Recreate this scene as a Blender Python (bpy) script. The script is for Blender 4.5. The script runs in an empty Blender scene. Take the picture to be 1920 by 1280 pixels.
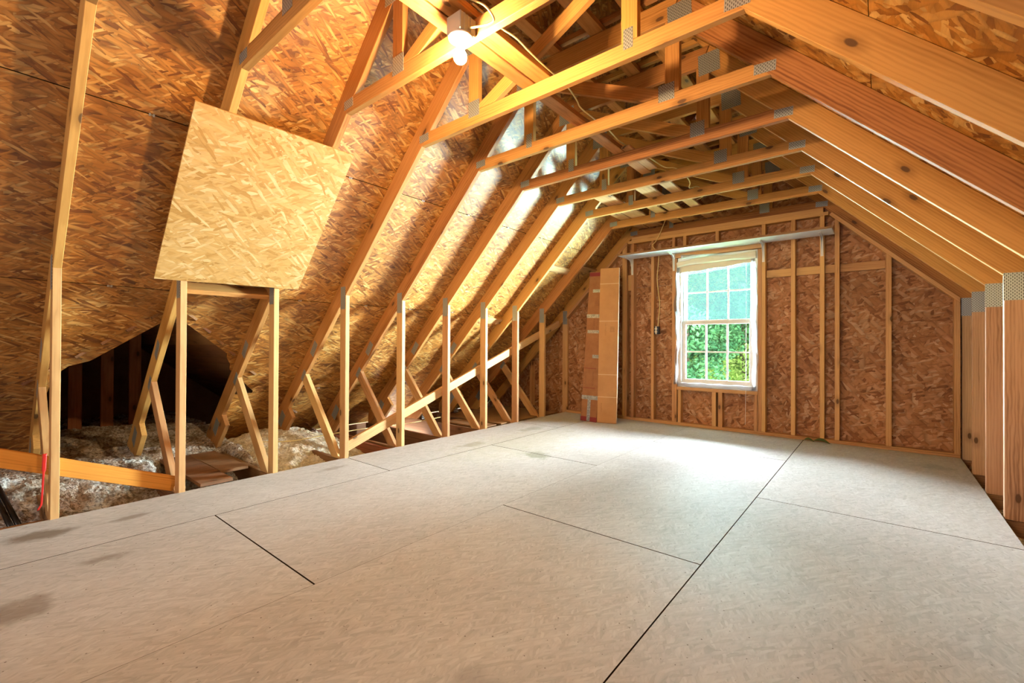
import bpy, bmesh, math, random
from mathutils import Vector, Matrix, noise

random.seed(7)
scene = bpy.context.scene
COL = scene.collection
R2 = math.sqrt(2.0)

# ------------------------------------------------------------------ camera
F_PX, YAW, PIT, ROL, CAM_Z = 842.04, 0.6875, 0.0060, -0.0045, 1.0184
cam_d = bpy.data.cameras.new('camera'); cam = bpy.data.objects.new('camera', cam_d); COL.objects.link(cam)
cam_d.sensor_width = 36.0; cam_d.lens = 36.0 * F_PX / 1920.0
cam_d.clip_start = 0.02; cam_d.clip_end = 300
def cam_axis(a, b, w):
    c, s = math.cos(-ROL), math.sin(-ROL)
    a, b = a * c - b * s, a * s + b * c
    d = w * math.cos(PIT) - b * math.sin(PIT); z = w * math.sin(PIT) + b * math.cos(PIT)
    return Vector((a * math.cos(YAW) - d * math.sin(YAW), a * math.sin(YAW) + d * math.cos(YAW), z))
rx, ry, rz = cam_axis(1, 0, 0), cam_axis(0, 1, 0), -cam_axis(0, 0, 1)
cam.matrix_world = Matrix(((rx.x, ry.x, rz.x, 0), (rx.y, ry.y, rz.y, 0), (rx.z, ry.z, rz.z, CAM_Z), (0, 0, 0, 1)))
scene.camera = cam

# ------------------------------------------------------------------ world, daylight, exposure
world = bpy.data.worlds.new('sky'); scene.world = world; world.use_nodes = True
wn = world.node_tree.nodes; wl = world.node_tree.links
bg = wn['Background']
bg.inputs['Color'].default_value = (0.78, 0.90, 1.0, 1); bg.inputs['Strength'].default_value = 1.1
def area(name, loc, target, sx, sy, power, col):
    l = bpy.data.lights.new(name, 'AREA'); l.shape = 'RECTANGLE'; l.size = sx; l.size_y = sy
    l.energy = power; l.color = col
    o = bpy.data.objects.new(name, l); COL.objects.link(o); o.location = loc
    o.rotation_euler = (Vector(target) - Vector(loc)).to_track_quat('-Z', 'Y').to_euler()
    return o
FILL_HIGH, FILL_SIDE, FILL_LEFT, SKY_REAR, SOFFIT = 4000, 18500, 9500, 90, 14
area('window_fill_above', (-1.6, 11.4, 4.2), (-1.55, 5.8, 1.35), 7.0, 1.5, FILL_HIGH, (0.80, 0.90, 1.0))  # added panel outdoors, out of view, brightens the floor through the window
area('window_fill_side', (0.95, 9.0, 1.0), (-1.2, 5.8, 1.3), 4.0, 3.4, FILL_SIDE, (0.90, 0.95, 1.0))  # unseen added panel, throws bright strips onto the left roof bays
area('window_fill_left', (-5.2, 9.6, 1.7), (-1.55, 5.8, 1.35), 2.6, 3.4, FILL_LEFT, (0.84, 0.93, 1.0))  # unseen added panel, lights the right rafter edges and right floor
area('rear_window_light', (-1.3, -3.9, 1.5), (-1.3, 0, 1.35), 1.5, 1.6, SKY_REAR, (1.0, 0.84, 0.72))
area('soffit_daylight', (-5.22, 3.9, -0.22), (-5.1, 3.9, 1.0), 0.12, 2.9, SOFFIT, (1.0, 0.95, 0.88))
sun_d = bpy.data.lights.new('sun', 'SUN'); sun_d.energy = 3.0; sun_d.angle = 0.02; sun_d.color = (1.0, 0.95, 0.86)
sun = bpy.data.objects.new('sun', sun_d); COL.objects.link(sun); sun.rotation_euler = (math.radians(38), math.radians(-22), 0)
scene.view_settings.view_transform = 'Standard'; scene.view_settings.look = 'None'
scene.view_settings.gamma = 1.0; scene.view_settings.use_curve_mapping = False
scene.view_settings.exposure = 0.28
BULB_STRENGTH = 2150.0
cy = scene.cycles
cy.max_bounces = 6; cy.diffuse_bounces = 3; cy.glossy_bounces = 2; cy.transmission_bounces = 2; cy.transparent_max_bounces = 8
cy.use_adaptive_sampling = True; cy.adaptive_threshold = 0.03

# ------------------------------------------------------------------ materials
class NT:
    def __init__(s, name):
        s.m = bpy.data.materials.new(name); s.m.use_nodes = True
        s.t = s.m.node_tree; s.n = s.t.nodes; s.l = s.t.links
        s.b = s.n['Principled BSDF']; s.out = s.n['Material Output']
    def node(s, typ, **kw):
        n = s.n.new(typ)
        for k, v in kw.items(): setattr(n, k, v)
        return n
    def put(s, sock, v):
        if isinstance(v, bpy.types.NodeSocket): s.l.new(v, sock)
        elif isinstance(v, (tuple, list)) and sock.type == 'RGBA' and len(v) == 3: sock.default_value = (*v, 1)
        else: sock.default_value = v
    def math(s, op, a, b=0.0, c=0.0, clamp=False):
        n = s.node('ShaderNodeMath', operation=op, use_clamp=clamp)
        for i, v in enumerate((a, b, c)): s.put(n.inputs[i], v)
        return n.outputs[0]
    def mix(s, f, a, b, mode='MIX'):
        n = s.node('ShaderNodeMix', data_type='RGBA', blend_type=mode)
        s.put(n.inputs[0], f); s.put(n.inputs[6], a); s.put(n.inputs[7], b)
        return n.outputs[2]
    def ramp(s, f, stops):
        n = s.node('ShaderNodeValToRGB'); e = n.color_ramp.elements
        while len(e) < len(stops): e.new(0.5)
        for el, (p, c) in zip(e, stops): el.position = p; el.color = (*c, 1) if len(c) == 3 else c
        s.put(n.inputs[0], f); return n.outputs[0]
    def maprange(s, v, a, b, c=0.0, d=1.0, smooth=False):
        n = s.node('ShaderNodeMapRange', clamp=True)
        if smooth: n.interpolation_type = 'SMOOTHSTEP'
        s.put(n.inputs[0], v)
        for i, q in enumerate((a, b, c, d)): s.put(n.inputs[i + 1], q)
        return n.outputs[0]
    def local(s, seed=True):
        tc = s.node('ShaderNodeTexCoord')
        if not seed: return tc.outputs['Object'], None
        oi = s.node('ShaderNodeObjectInfo')
        off = s.node('ShaderNodeVectorMath', operation='SCALE')
        off.inputs[0].default_value = (43.0, 17.0, 29.0); s.l.new(oi.outputs['Random'], off.inputs['Scale'])
        ad = s.node('ShaderNodeVectorMath', operation='ADD')
        s.l.new(tc.outputs['Object'], ad.inputs[0]); s.l.new(off.outputs[0], ad.inputs[1])
        return ad.outputs[0], oi.outputs['Random']
    def mapping(s, v, scale=(1, 1, 1), rot=(0, 0, 0), loc=(0, 0, 0), kind='POINT'):
        n = s.node('ShaderNodeMapping', vector_type=kind); s.l.new(v, n.inputs[0])
        n.inputs['Location'].default_value = loc; n.inputs['Rotation'].default_value = rot; n.inputs['Scale'].default_value = scale
        return n.outputs[0]
    def noise(s, v, scale, detail=2.0, rough=0.5, dist=0.0):
        n = s.node('ShaderNodeTexNoise'); s.l.new(v, n.inputs['Vector'])
        n.inputs['Scale'].default_value = scale; n.inputs['Detail'].default_value = detail
        n.inputs['Roughness'].default_value = rough; n.inputs['Distortion'].default_value = dist
        return n.outputs['Fac']
    def bump(s, h, strength, dist):
        n = s.node('ShaderNodeBump'); n.inputs['Strength'].default_value = strength; n.inputs['Distance'].default_value = dist
        s.put(n.inputs['Height'], h); s.l.new(n.outputs[0], s.b.inputs['Normal'])

def osb(name, cols, angles, flake=(0.07, 0.013), thr=0.52, rough=0.62, bump=0.35, tone=0.35, edge=0.35, world_stains=None, spots=0.0, spec=0.3, warp=0.007, grain=0.2):
    s = NT(name); v, rnd = s.local()
    ns = s.node('ShaderNodeTexNoise'); s.l.new(v, ns.inputs['Vector']); ns.inputs['Scale'].default_value = 14.0; ns.inputs['Detail'].default_value = 2.0
    sc = s.node('ShaderNodeVectorMath', operation='SCALE'); s.l.new(ns.outputs['Color'], sc.inputs[0]); sc.inputs['Scale'].default_value = warp
    ad = s.node('ShaderNodeVectorMath', operation='ADD'); s.l.new(v, ad.inputs[0]); s.l.new(sc.outputs[0], ad.inputs[1])
    v2 = ad.outputs[0]
    stops = [(i / (len(cols) - 1), c) for i, c in enumerate(cols)]
    col = None
    for i, a in enumerate(angles):
        k = (1.0, 0.55, 0.8, 0.4, 0.62)[i % 5]
        mp = s.mapping(v2, (flake[0] * k, flake[1] * (1.0, 0.6, 0.75, 0.42, 0.5)[i % 5], 1), (0, 0, math.radians(a)), (i * 3.71, i * 1.93, 0), 'TEXTURE')
        vo = s.node('ShaderNodeTexVoronoi', voronoi_dimensions='2D', distance='CHEBYCHEV'); s.l.new(mp, vo.inputs['Vector']); vo.inputs['Scale'].default_value = 1.0
        sp = s.node('ShaderNodeSeparateColor'); s.l.new(vo.outputs['Color'], sp.inputs[0])
        c = s.ramp(sp.outputs[0], stops)
        d = s.maprange(vo.outputs['Distance'], 0.25, 0.7, 1.0, 1.0 - edge)
        gm = s.node('ShaderNodeCombineColor'); 
        for q in range(3): s.l.new(d, gm.inputs[q])
        c = s.mix(1.0, c, gm.outputs[0], 'MULTIPLY')
        if col is None: col = c
        else:
            m = s.math('GREATER_THAN', sp.outputs[1], (0, thr, thr + 0.05, thr + 0.2, thr + 0.24)[i % 5])
            col = s.mix(m, col, c)
    fine = s.noise(s.mapping(v, (14, 120, 14)), 1.0, 3.0, 0.6)
    col = s.mix(grain, col, s.ramp(fine, [(0.3, (0.2, 0.2, 0.2)), (0.7, (1, 1, 1))]), 'MULTIPLY')
    big = s.noise(v, 1.3, 3.0, 0.55)
    g = s.ramp(big, [(0.3, (1 - tone, 1 - tone * 1.05, 1 - tone * 1.15)), (0.7, (1, 1, 1))])
    col = s.mix(1.0, col, g, 'MULTIPLY')
    if spots:
        vs = s.node('ShaderNodeTexVoronoi', voronoi_dimensions='2D'); s.l.new(v, vs.inputs['Vector']); vs.inputs['Scale'].default_value = spots
        sq = s.node('ShaderNodeSeparateColor'); s.l.new(vs.outputs['Color'], sq.inputs[0])
        m = s.math('LESS_THAN', vs.outputs['Distance'], s.math('MULTIPLY', s.math('SUBTRACT', sq.outputs[0], 0.45), 0.10))
        col = s.mix(s.math('MULTIPLY', m, 0.75), col, (0.09, 0.06, 0.045))
    if world_stains:
        geo = s.node('ShaderNodeNewGeometry'); sep = s.node('ShaderNodeSeparateXYZ'); s.l.new(geo.outputs['Position'], sep.inputs[0])
        wob = s.noise(geo.outputs['Position'], 9.0, 3.0, 0.6)
        for (x, y, ax, ay, st, c) in world_stains:
            dx = s.math('DIVIDE', s.math('SUBTRACT', sep.outputs[0], x), ax); dy = s.math('DIVIDE', s.math('SUBTRACT', sep.outputs[1], y), ay)
            r = s.math('SQRT', s.math('ADD', s.math('MULTIPLY', dx, dx), s.math('MULTIPLY', dy, dy)))
            r = s.math('ADD', r, s.math('MULTIPLY', s.math('SUBTRACT', wob, 0.5), 1.6))
            col = s.mix(s.maprange(r, 0.35, 1.15, st, 0.0, True), col, c)
    s.l.new(col, s.b.inputs['Base Color']); s.b.inputs['Roughness'].default_value = rough
    s.b.inputs['Specular IOR Level'].default_value = spec
    s.bump(fine, bump * 0.7, 0.003)
    return s.m

def wood(name, dark, light, knot=(0.10, 0.045, 0.018), var=0.10, rough=0.6, grain=1.0, spec=0.3):
    s = NT(name); v, rnd = s.local()
    w = s.node('ShaderNodeTexWave', wave_type='BANDS', bands_direction='Z'); s.l.new(s.mapping(v, (0.16, 1.0, 1.0)), w.inputs['Vector'])
    w.inputs['Scale'].default_value = 20.0; w.inputs['Distortion'].default_value = 5.5; w.inputs['Detail'].default_value = 2.5; w.inputs['Detail Scale'].default_value = 1.6
    f1 = s.noise(s.mapping(v, (1.6, 70, 70)), 1.0, 2.0, 0.6)
    f2 = s.noise(s.mapping(v, (0.7, 6, 6)), 1.0, 2.0, 0.55)
    f = s.math('ADD', s.math('MULTIPLY', w.outputs['Fac'], 0.15 * grain), s.math('ADD', s.math('MULTIPLY', f1, 0.42), s.math('MULTIPLY', f2, 0.57)))
    f = s.math('ADD', f, s.math('MULTIPLY', s.math('SUBTRACT', rnd, 0.5), var * 1.6))
    col = s.ramp(f, [(0.30, tuple(c * 0.72 for c in dark)), (0.46, tuple(0.5 * (c + e) for c, e in zip(dark, light))), (0.72, light)])
    kv = s.node('ShaderNodeTexVoronoi', voronoi_dimensions='2D')
    xz = s.node('ShaderNodeSeparateXYZ'); s.l.new(v, xz.inputs[0]); cx = s.node('ShaderNodeCombineXYZ')
    s.l.new(s.math('MULTIPLY', xz.outputs[0], 2.1), cx.inputs[0]); s.l.new(s.math('MULTIPLY', s.math('ADD', xz.outputs[2], xz.outputs[1]), 4.5), cx.inputs[1])
    s.l.new(cx.outputs[0], kv.inputs['Vector']); kv.inputs['Scale'].default_value = 1.0
    sp = s.node('ShaderNodeSeparateColor'); s.l.new(kv.outputs['Color'], sp.inputs[0])
    rare = s.math('GREATER_THAN', sp.outputs[0], 0.45)
    kd = s.math('ADD', kv.outputs['Distance'], s.math('MULTIPLY', s.math('SUBTRACT', f1, 0.5), 0.03))
    halo = s.math('MULTIPLY', s.maprange(kd, 0.05, 0.2, 0.45, 0.0, True), rare)
    core = s.math('MULTIPLY', s.maprange(kd, 0.045, 0.065, 0.9, 0.0), rare)
    col = s.mix(halo, col, tuple(c * 0.62 for c in dark)); col = s.mix(core, col, knot)
    hue = s.node('ShaderNodeHueSaturation'); s.l.new(col, hue.inputs['Color'])
    s.l.new(s.maprange(rnd, 0, 1, 0.49, 0.508), hue.inputs['Hue']); s.l.new(s.maprange(rnd, 0, 1, 1.0 - var, 1.0 + var), hue.inputs['Value'])
    s.l.new(hue.outputs[0], s.b.inputs['Base Color']); s.b.inputs['Roughness'].default_value = rough
    s.b.inputs['Specular IOR Level'].default_value = spec
    return s.m

def plain(name, col, rough=0.5, metal=0.0, nz=0.0, nscale=20.0, col2=None, bump=0.0, spec=0.4, trans=None):
    s = NT(name); v, rnd = s.local()
    c = col
    if nz:
        f = s.noise(v, nscale, 4.0, 0.6)
        c = s.ramp(f, [(0.5 - nz / 2, col), (0.5 + nz / 2, col2 or tuple(q * 0.6 for q in col))])
        if bump: s.bump(f, bump, 0.004)
    s.put(s.b.inputs['Base Color'], c); s.b.inputs['Roughness'].default_value = rough; s.b.inputs['Metallic'].default_value = metal
    s.b.inputs['Specular IOR Level'].default_value = spec
    return s.m

M = {}
ROOF_COLS = [(0.25, 0.075, 0.008), (0.49, 0.19, 0.026), (0.60, 0.255, 0.042), (0.68, 0.315, 0.066), (0.86, 0.53, 0.18)]
M['osb_roof'] = osb('osb_roof', ROOF_COLS, (0, 11, -14, 38, -30), (0.17, 0.030), 0.50, rough=0.5, spec=0.85, edge=0.45)
M['osb_roof_right'] = osb('osb_roof_right', ROOF_COLS, (0, 35, -40, 75), (0.16, 0.05), 0.5)
M['osb_loose'] = osb('osb_loose', [(0.44, 0.215, 0.05), (0.55, 0.295, 0.085), (0.59, 0.33, 0.105), (0.63, 0.365, 0.13), (0.73, 0.48, 0.23)], (0, 15, -18, 38, -45), (0.16, 0.032), 0.5, tone=0.10, edge=0.12)
M['osb_wall'] = osb('osb_wall', [(0.26, 0.095, 0.036), (0.43, 0.185, 0.075), (0.50, 0.225, 0.10), (0.55, 0.265, 0.125), (0.68, 0.41, 0.24)], (90, 55, 130, 15), (0.15, 0.045), 0.5, edge=0.35)
GREY = (0.25, 0.22, 0.17)
STAINS = [(-3.42, 0.25, 0.09, 0.16, 0.75, (0.12, 0.085, 0.05)), (-3.38, 0.62, 0.04, 0.14, 0.6, (0.13, 0.09, 0.05)), (-2.83, 0.43, 0.05, 0.11, 0.55, (0.14, 0.10, 0.06)),
          (-2.52, 0.12, 0.12, 0.14, 0.6, (0.14, 0.10, 0.07)), (-3.45, 1.9, 0.05, 0.16, 0.45, (0.16, 0.11, 0.07)), (-2.45, 3.35, 0.16, 0.13, 0.6, (0.13, 0.14, 0.06)),
          (-3.2, 3.25, 0.10, 0.22, 0.5, (0.16, 0.13, 0.08)), (-3.25, 4.35, 0.1, 0.25, 0.45, (0.16, 0.15, 0.10)), (-2.9, 3.6, 0.55, 1.1, 0.28, (0.33, 0.31, 0.16)),
          (0.36, 5.2, 0.12, 0.16, 0.45, (0.22, 0.24, 0.24)), (-0.95, 0.98, 0.10, 0.07, 0.4, (0.2, 0.2, 0.21))]
M['osb_floor'] = osb('osb_floor', [(0.455, 0.44, 0.425), (0.505, 0.49, 0.48), (0.525, 0.51, 0.50), (0.54, 0.525, 0.515), (0.58, 0.57, 0.56)], (0, 28, -35), (0.075, 0.018), 0.5, bump=0.04, tone=0.14, edge=0.10, grain=0.09, world_stains=STAINS, spec=0.3, spots=17.0)
M['lumber'] = wood('lumber', (0.30, 0.118, 0.026), (0.56, 0.275, 0.08))
M['lumber_pale'] = wood('lumber_pale', (0.38, 0.18, 0.062), (0.60, 0.35, 0.15))
M['lumber_tan'] = wood('lumber_tan', (0.36, 0.185, 0.09), (0.60, 0.37, 0.21))
M['lumber_wall'] = wood('lumber_wall', (0.34, 0.155, 0.055), (0.62, 0.35, 0.15))
M['lumber_orange'] = wood('lumber_orange', (0.58, 0.22, 0.025), (0.80, 0.38, 0.06), grain=0.6)
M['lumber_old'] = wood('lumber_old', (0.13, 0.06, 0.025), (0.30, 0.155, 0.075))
M['lumber_red'] = wood('lumber_red', (0.22, 0.07, 0.025), (0.42, 0.17, 0.075))
M['cardboard'] = plain('cardboard', (0.50, 0.27, 0.125), 0.75, nz=0.5, nscale=6.0, col2=(0.42, 0.215, 0.095), spec=0.15)
M['cardboard_worn'] = plain('cardboard_worn', (0.34, 0.155, 0.07), 0.7, nz=0.6, nscale=9.0, col2=(0.24, 0.10, 0.045), spec=0.2)
M['card_edge'] = plain('card_edge', (0.66, 0.50, 0.34), 0.8)
M['ink'] = plain('ink', (0.16, 0.07, 0.035), 0.8)
M['ink_red'] = plain('ink_red', (0.20, 0.02, 0.025), 0.7)
M['tape'] = plain('tape', (0.36, 0.37, 0.40), 0.3, 0.7, nz=0.5, nscale=60.0, col2=(0.10, 0.10, 0.12))
M['vinyl'] = plain('vinyl', (0.82, 0.83, 0.84), 0.4)
M['shelf_white'] = plain('shelf_white', (0.80, 0.81, 0.84), 0.3, nz=0.5, nscale=8.0, col2=(0.66, 0.66, 0.68))
M['bracket_white'] = plain('bracket_white', (0.82, 0.80, 0.78), 0.35)
M['porcelain'] = plain('porcelain', (0.88, 0.86, 0.80), 0.25)
M['box_grey'] = plain('box_grey', (0.42, 0.45, 0.42), 0.5)
M['outlet_white'] = plain('outlet_white', (0.75, 0.70, 0.60), 0.4)
M['outlet_box'] = plain('outlet_box', (0.02, 0.035, 0.07), 0.4)
M['cable'] = plain('cable', (0.80, 0.66, 0.30), 0.45)
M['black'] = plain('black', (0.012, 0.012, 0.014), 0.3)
M['red'] = plain('red', (0.55, 0.02, 0.015), 0.4)
M['steel'] = plain('steel', (0.55, 0.56, 0.56), 0.35, 0.9)
M['nail'] = plain('nail', (0.25, 0.23, 0.2), 0.4, 0.8)
M['shade'] = plain('shade', (0.80, 0.76, 0.64), 0.7, nz=0.6, nscale=10.0, col2=(0.70, 0.66, 0.55))
M['louvre'] = plain('louvre', (0.62, 0.62, 0.60), 0.4, 0.3)
M['sawn_edge'] = plain('sawn_edge', (0.045, 0.022, 0.010), 0.9, spec=0.1)
M['dark_deck'] = plain('dark_deck', (0.14, 0.075, 0.04), 0.8, nz=0.7, nscale=5.0)
M['bark'] = plain('bark', (0.10, 0.075, 0.05), 0.9)
M['grass'] = plain('grass', (0.25, 0.36, 0.10), 0.9, nz=0.8, nscale=0.6, col2=(0.36, 0.42, 0.14))

def plate_mat():
    s = NT('galvanised_plate'); v, rnd = s.local(False)
    x = s.node('ShaderNodeSeparateXYZ'); s.l.new(v, x.inputs[0])
    u = s.math('DIVIDE', x.outputs[0], 0.0085); col = s.math('FLOOR', u)
    par = s.math('MODULO', s.math('ABSOLUTE', col), 2.0)
    w = s.math('ADD', s.math('DIVIDE', x.outputs[2], 0.019), s.math('MULTIPLY', par, 0.5))
    fu = s.math('ABSOLUTE', s.math('SUBTRACT', s.math('FRACT', u), 0.5)); fw = s.math('ABSOLUTE', s.math('SUBTRACT', s.math('FRACT', w), 0.5))
    m = s.math('MULTIPLY', s.math('LESS_THAN', fu, 0.2), s.math('LESS_THAN', fw, 0.27))
    c = s.mix(m, (0.44, 0.47, 0.46), (0.05, 0.045, 0.035))
    s.l.new(c, s.b.inputs['Base Color']); s.b.inputs['Roughness'].default_value = 0.42
    s.l.new(s.math('MULTIPLY', s.math('SUBTRACT', 1.0, m), 0.55), s.b.inputs['Metallic'])
    s.bump(s.math('SUBTRACT', 1.0, m), 0.6, 0.002)
    return s.m
M['plate'] = plate_mat()

def glass_mat(name, tint, haze, hazecol):
    s = NT(name); n = s.n; n.remove(s.b)
    tr = s.node('ShaderNodeBsdfTransparent'); tr.inputs[0].default_value = (*tint, 1)
    gl = s.node('ShaderNodeBsdfGlossy'); gl.inputs['Roughness'].default_value = 0.03
    tl = s.node('ShaderNodeBsdfTranslucent'); tl.inputs[0].default_value = (*hazecol, 1)
    m1 = s.node('ShaderNodeMixShader'); m1.inputs[0].default_value = 0.035; s.l.new(tr.outputs[0], m1.inputs[1]); s.l.new(gl.outputs[0], m1.inputs[2])
    m2 = s.node('ShaderNodeMixShader'); m2.inputs[0].default_value = haze; s.l.new(m1.outputs[0], m2.inputs[1]); s.l.new(tl.outputs[0], m2.inputs[2])
    s.l.new(m2.outputs[0], s.out.inputs[0]); return s.m
M['glass'] = glass_mat('glass_clear', (0.97, 1.0, 0.98), 0.0, (0.9, 1.0, 0.95))
M['glass_hazy'] = glass_mat('glass_hazy', (0.76, 0.97, 0.95), 0.0036, (0.55, 0.93, 0.90))
M['film'] = glass_mat('plastic_film', (0.96, 0.97, 1.0), 0.62, (0.92, 0.93, 0.98))

def leaf_mat(name, a, b):
    s = NT(name); s.n.remove(s.b)
    geo = s.node('ShaderNodeNewGeometry'); oi = s.noise(geo.outputs['Position'], 2.2, 2.0)
    c = s.ramp(oi, [(0.35, a), (0.65, b)])
    d = s.node('ShaderNodeBsdfDiffuse'); s.l.new(c, d.inputs[0]); t = s.node('ShaderNodeBsdfTranslucent'); s.l.new(c, t.inputs[0])
    m = s.node('ShaderNodeMixShader'); m.inputs[0].default_value = 0.45; s.l.new(d.outputs[0], m.inputs[1]); s.l.new(t.outputs[0], m.inputs[2])
    s.l.new(m.outputs[0], s.out.inputs[0]); return s.m

def fluff_mat(name, stops, brown, dark=0.75):
    s = NT(name); geo = s.node('ShaderNodeNewGeometry'); v = geo.outputs['Position']
    a = s.noise(v, 7.0, 5.0, 0.65); b = s.noise(v, 55.0, 3.0, 0.6); c = s.noise(s.mapping(v, (1, 1, 1), loc=(5, 3, 1)), 3.0, 3.0, 0.6)
    col = s.ramp(a, stops)
    col = s.mix(s.maprange(c, 0.52, 0.68, 0.0, brown), col, (0.36, 0.20, 0.09))
    col = s.mix(s.maprange(b, 0.35, 0.55, dark, 0.0), col, (0.10, 0.07, 0.05))
    s.l.new(col, s.b.inputs['Base Color']); s.b.inputs['Roughness'].default_value = 1.0; s.b.inputs['Specular IOR Level'].default_value = 0.0
    s.bump(b, 0.8, 0.02); return s.m
M['fluff'] = fluff_mat('insulation', [(0.34, (0.22, 0.15, 0.10)), (0.47, (0.52, 0.46, 0.39)), (0.58, (0.74, 0.72, 0.68)), (0.75, (0.60, 0.67, 0.74))], 0.6)
M['fluff_cream'] = fluff_mat('insulation_cream', [(0.30, (0.45, 0.38, 0.24)), (0.48, (0.72, 0.66, 0.50)), (0.6, (0.80, 0.77, 0.66)), (0.75, (0.74, 0.74, 0.70))], 0.2, 0.35)

def bulb_mat():
    s = NT('bulb_glow'); e = s.node('ShaderNodeEmission'); e.inputs[0].default_value = (1.0, 0.64, 0.31, 1); e.inputs[1].default_value = BULB_STRENGTH
    s.l.new(e.outputs[0], s.out.inputs[0]); return s.m
M['bulb'] = bulb_mat()

# ------------------------------------------------------------------ helpers
def link(name, me, mat, parent=None, loc=(0, 0, 0), mtx=None):
    o = bpy.data.objects.new(name, me); COL.objects.link(o)
    if mat is not None and not me.materials: me.materials.append(M[mat] if isinstance(mat, str) else mat)
    if parent is not None: o.parent = parent
    if mtx is not None: o.matrix_local = mtx
    else: o.location = loc
    return o
def empty(name, loc=(0, 0, 0)):
    o = bpy.data.objects.new(name, None); COL.objects.link(o); o.location = loc; o.empty_display_size = 0.1
    return o
def tag(o, label, cat=None, group=None, kind=None):
    o['label'] = label
    if cat: o['category'] = cat
    if group: o['group'] = group
    if kind: o['kind'] = kind
    return o
CACHE = {}
def mesh(name, verts, faces, key=None):
    if key is not None and key in CACHE: return CACHE[key]
    me = bpy.data.meshes.new(name); me.from_pydata(verts, [], faces); me.update()
    bm = bmesh.new(); bm.from_mesh(me); bmesh.ops.recalc_face_normals(bm, faces=bm.faces); bm.to_mesh(me); bm.free()
    if key is not None: CACHE[key] = me
    return me
def box_mesh(dx, dy, dz, bev=0.0, c=(0, 0, 0)):
    key = ('box', round(dx, 4), round(dy, 4), round(dz, 4), bev, c)
    if key in CACHE: return CACHE[key]
    bm = bmesh.new(); bmesh.ops.create_cube(bm, size=1.0)
    for v in bm.verts: v.co = Vector((v.co.x * dx + c[0], v.co.y * dy + c[1], v.co.z * dz + c[2]))
    if bev: bmesh.ops.bevel(bm, geom=list(bm.edges), offset=bev, segments=1, affect='EDGES')
    me = bpy.data.meshes.new('box'); bm.to_mesh(me); bm.free(); CACHE[key] = me
    return me
def frame(origin, ex, ey, ez):
    return Matrix(((ex[0], ey[0], ez[0], origin[0]), (ex[1], ey[1], ez[1], origin[1]), (ex[2], ey[2], ez[2], origin[2]), (0, 0, 0, 1)))
def poly_mesh(name, pts, t, key=None, bev=0.0):
    """flat outline in the local xy plane, body from z=0 back to z=-t"""
    if key is not None and key in CACHE: return CACHE[key]
    bm = bmesh.new()
    a = [bm.verts.new((p[0], p[1], 0)) for p in pts]; b = [bm.verts.new((p[0], p[1], -t)) for p in pts]
    n = len(pts); bm.faces.new(a); bm.faces.new(b[::-1])
    for i in range(n): bm.faces.new((a[i], b[i], b[(i + 1) % n], a[(i + 1) % n]))
    bmesh.ops.recalc_face_normals(bm, faces=bm.faces)
    if bev: bmesh.ops.bevel(bm, geom=list(bm.edges), offset=bev, segments=1, affect='EDGES')
    me = bpy.data.meshes.new(name); bm.to_mesh(me); bm.free()
    if key is not None: CACHE[key] = me
    return me
def prism_xz(name, pts, y0, t, mat, parent, ang=0.0, key=None, bev=0.002):
    """member with an outline in world XZ, thickness t along +Y from y0; local x runs along the grain (ang)"""
    cx = sum(p[0] for p in pts) / len(pts); cz = sum(p[1] for p in pts) / len(pts)
    c, s = math.cos(ang), math.sin(ang)
    ck = None if key is None else ('pr', key)
    if ck in CACHE and ck is not None: me = CACHE[ck]
    else:
        bm = bmesh.new(); lo = []; hi = []
        for x, z in pts:
            dx, dz = x - cx, z - cz; q = (dx * c + dz * s, -dx * s + dz * c)
            lo.append(bm.verts.new((q[0], 0, q[1]))); hi.append(bm.verts.new((q[0], t, q[1])))
        n = len(pts); bm.faces.new(lo); bm.faces.new(hi[::-1])
        for i in range(n): bm.faces.new((lo[i], hi[i], hi[(i + 1) % n], lo[(i + 1) % n]))
        bmesh.ops.recalc_face_normals(bm, faces=bm.faces)
        if bev: bmesh.ops.bevel(bm, geom=list(bm.edges), offset=bev, segments=1, affect='EDGES')
        me = bpy.data.meshes.new(name); bm.to_mesh(me); bm.free()
        if ck is not None: CACHE[ck] = me
    pl = parent.location if parent is not None else Vector((0, 0, 0))
    o = link(name, me, mat, parent, (cx - pl.x, y0 - pl.y, cz - pl.z)); o.rotation_euler = (0, -ang, 0)
    return o
def beam(name, a, b, w, t, mat, parent=None, up=(0, 0, 1), bev=0.002):
    """box from a to b (centre line); t along `up`, w across it; local x along the length"""
    a, b = Vector(a), Vector(b); L = (b - a).length; ex = (b - a).normalized()
    ey = Vector(up).cross(ex).normalized(); ez = ex.cross(ey)
    me = box_mesh(round(L, 3), w, t, bev)
    pl = parent.location if parent is not None else Vector((0, 0, 0))
    return link(name, me, mat, parent, mtx=frame((a + b) / 2 - pl, ex, ey, ez))
def block(name, lo, hi, mat, parent=None, bev=0.002, axis='x'):
    """axis-aligned board between two corners, grain along `axis`"""
    c = (Vector(lo) + Vector(hi)) / 2; d = Vector(hi) - Vector(lo)
    pl = parent.location if parent is not None else Vector((0, 0, 0))
    if axis == 'x': me, m = box_mesh(d.x, d.y, d.z, bev), frame(c - pl, (1, 0, 0), (0, 1, 0), (0, 0, 1))
    elif axis == 'y': me, m = box_mesh(d.y, d.x, d.z, bev), frame(c - pl, (0, 1, 0), (-1, 0, 0), (0, 0, 1))
    else: me, m = box_mesh(d.z, d.y, d.x, bev), frame(c - pl, (0, 0, 1), (0, 1, 0), (-1, 0, 0))
    return link(name, me, mat, parent, mtx=m)
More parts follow.
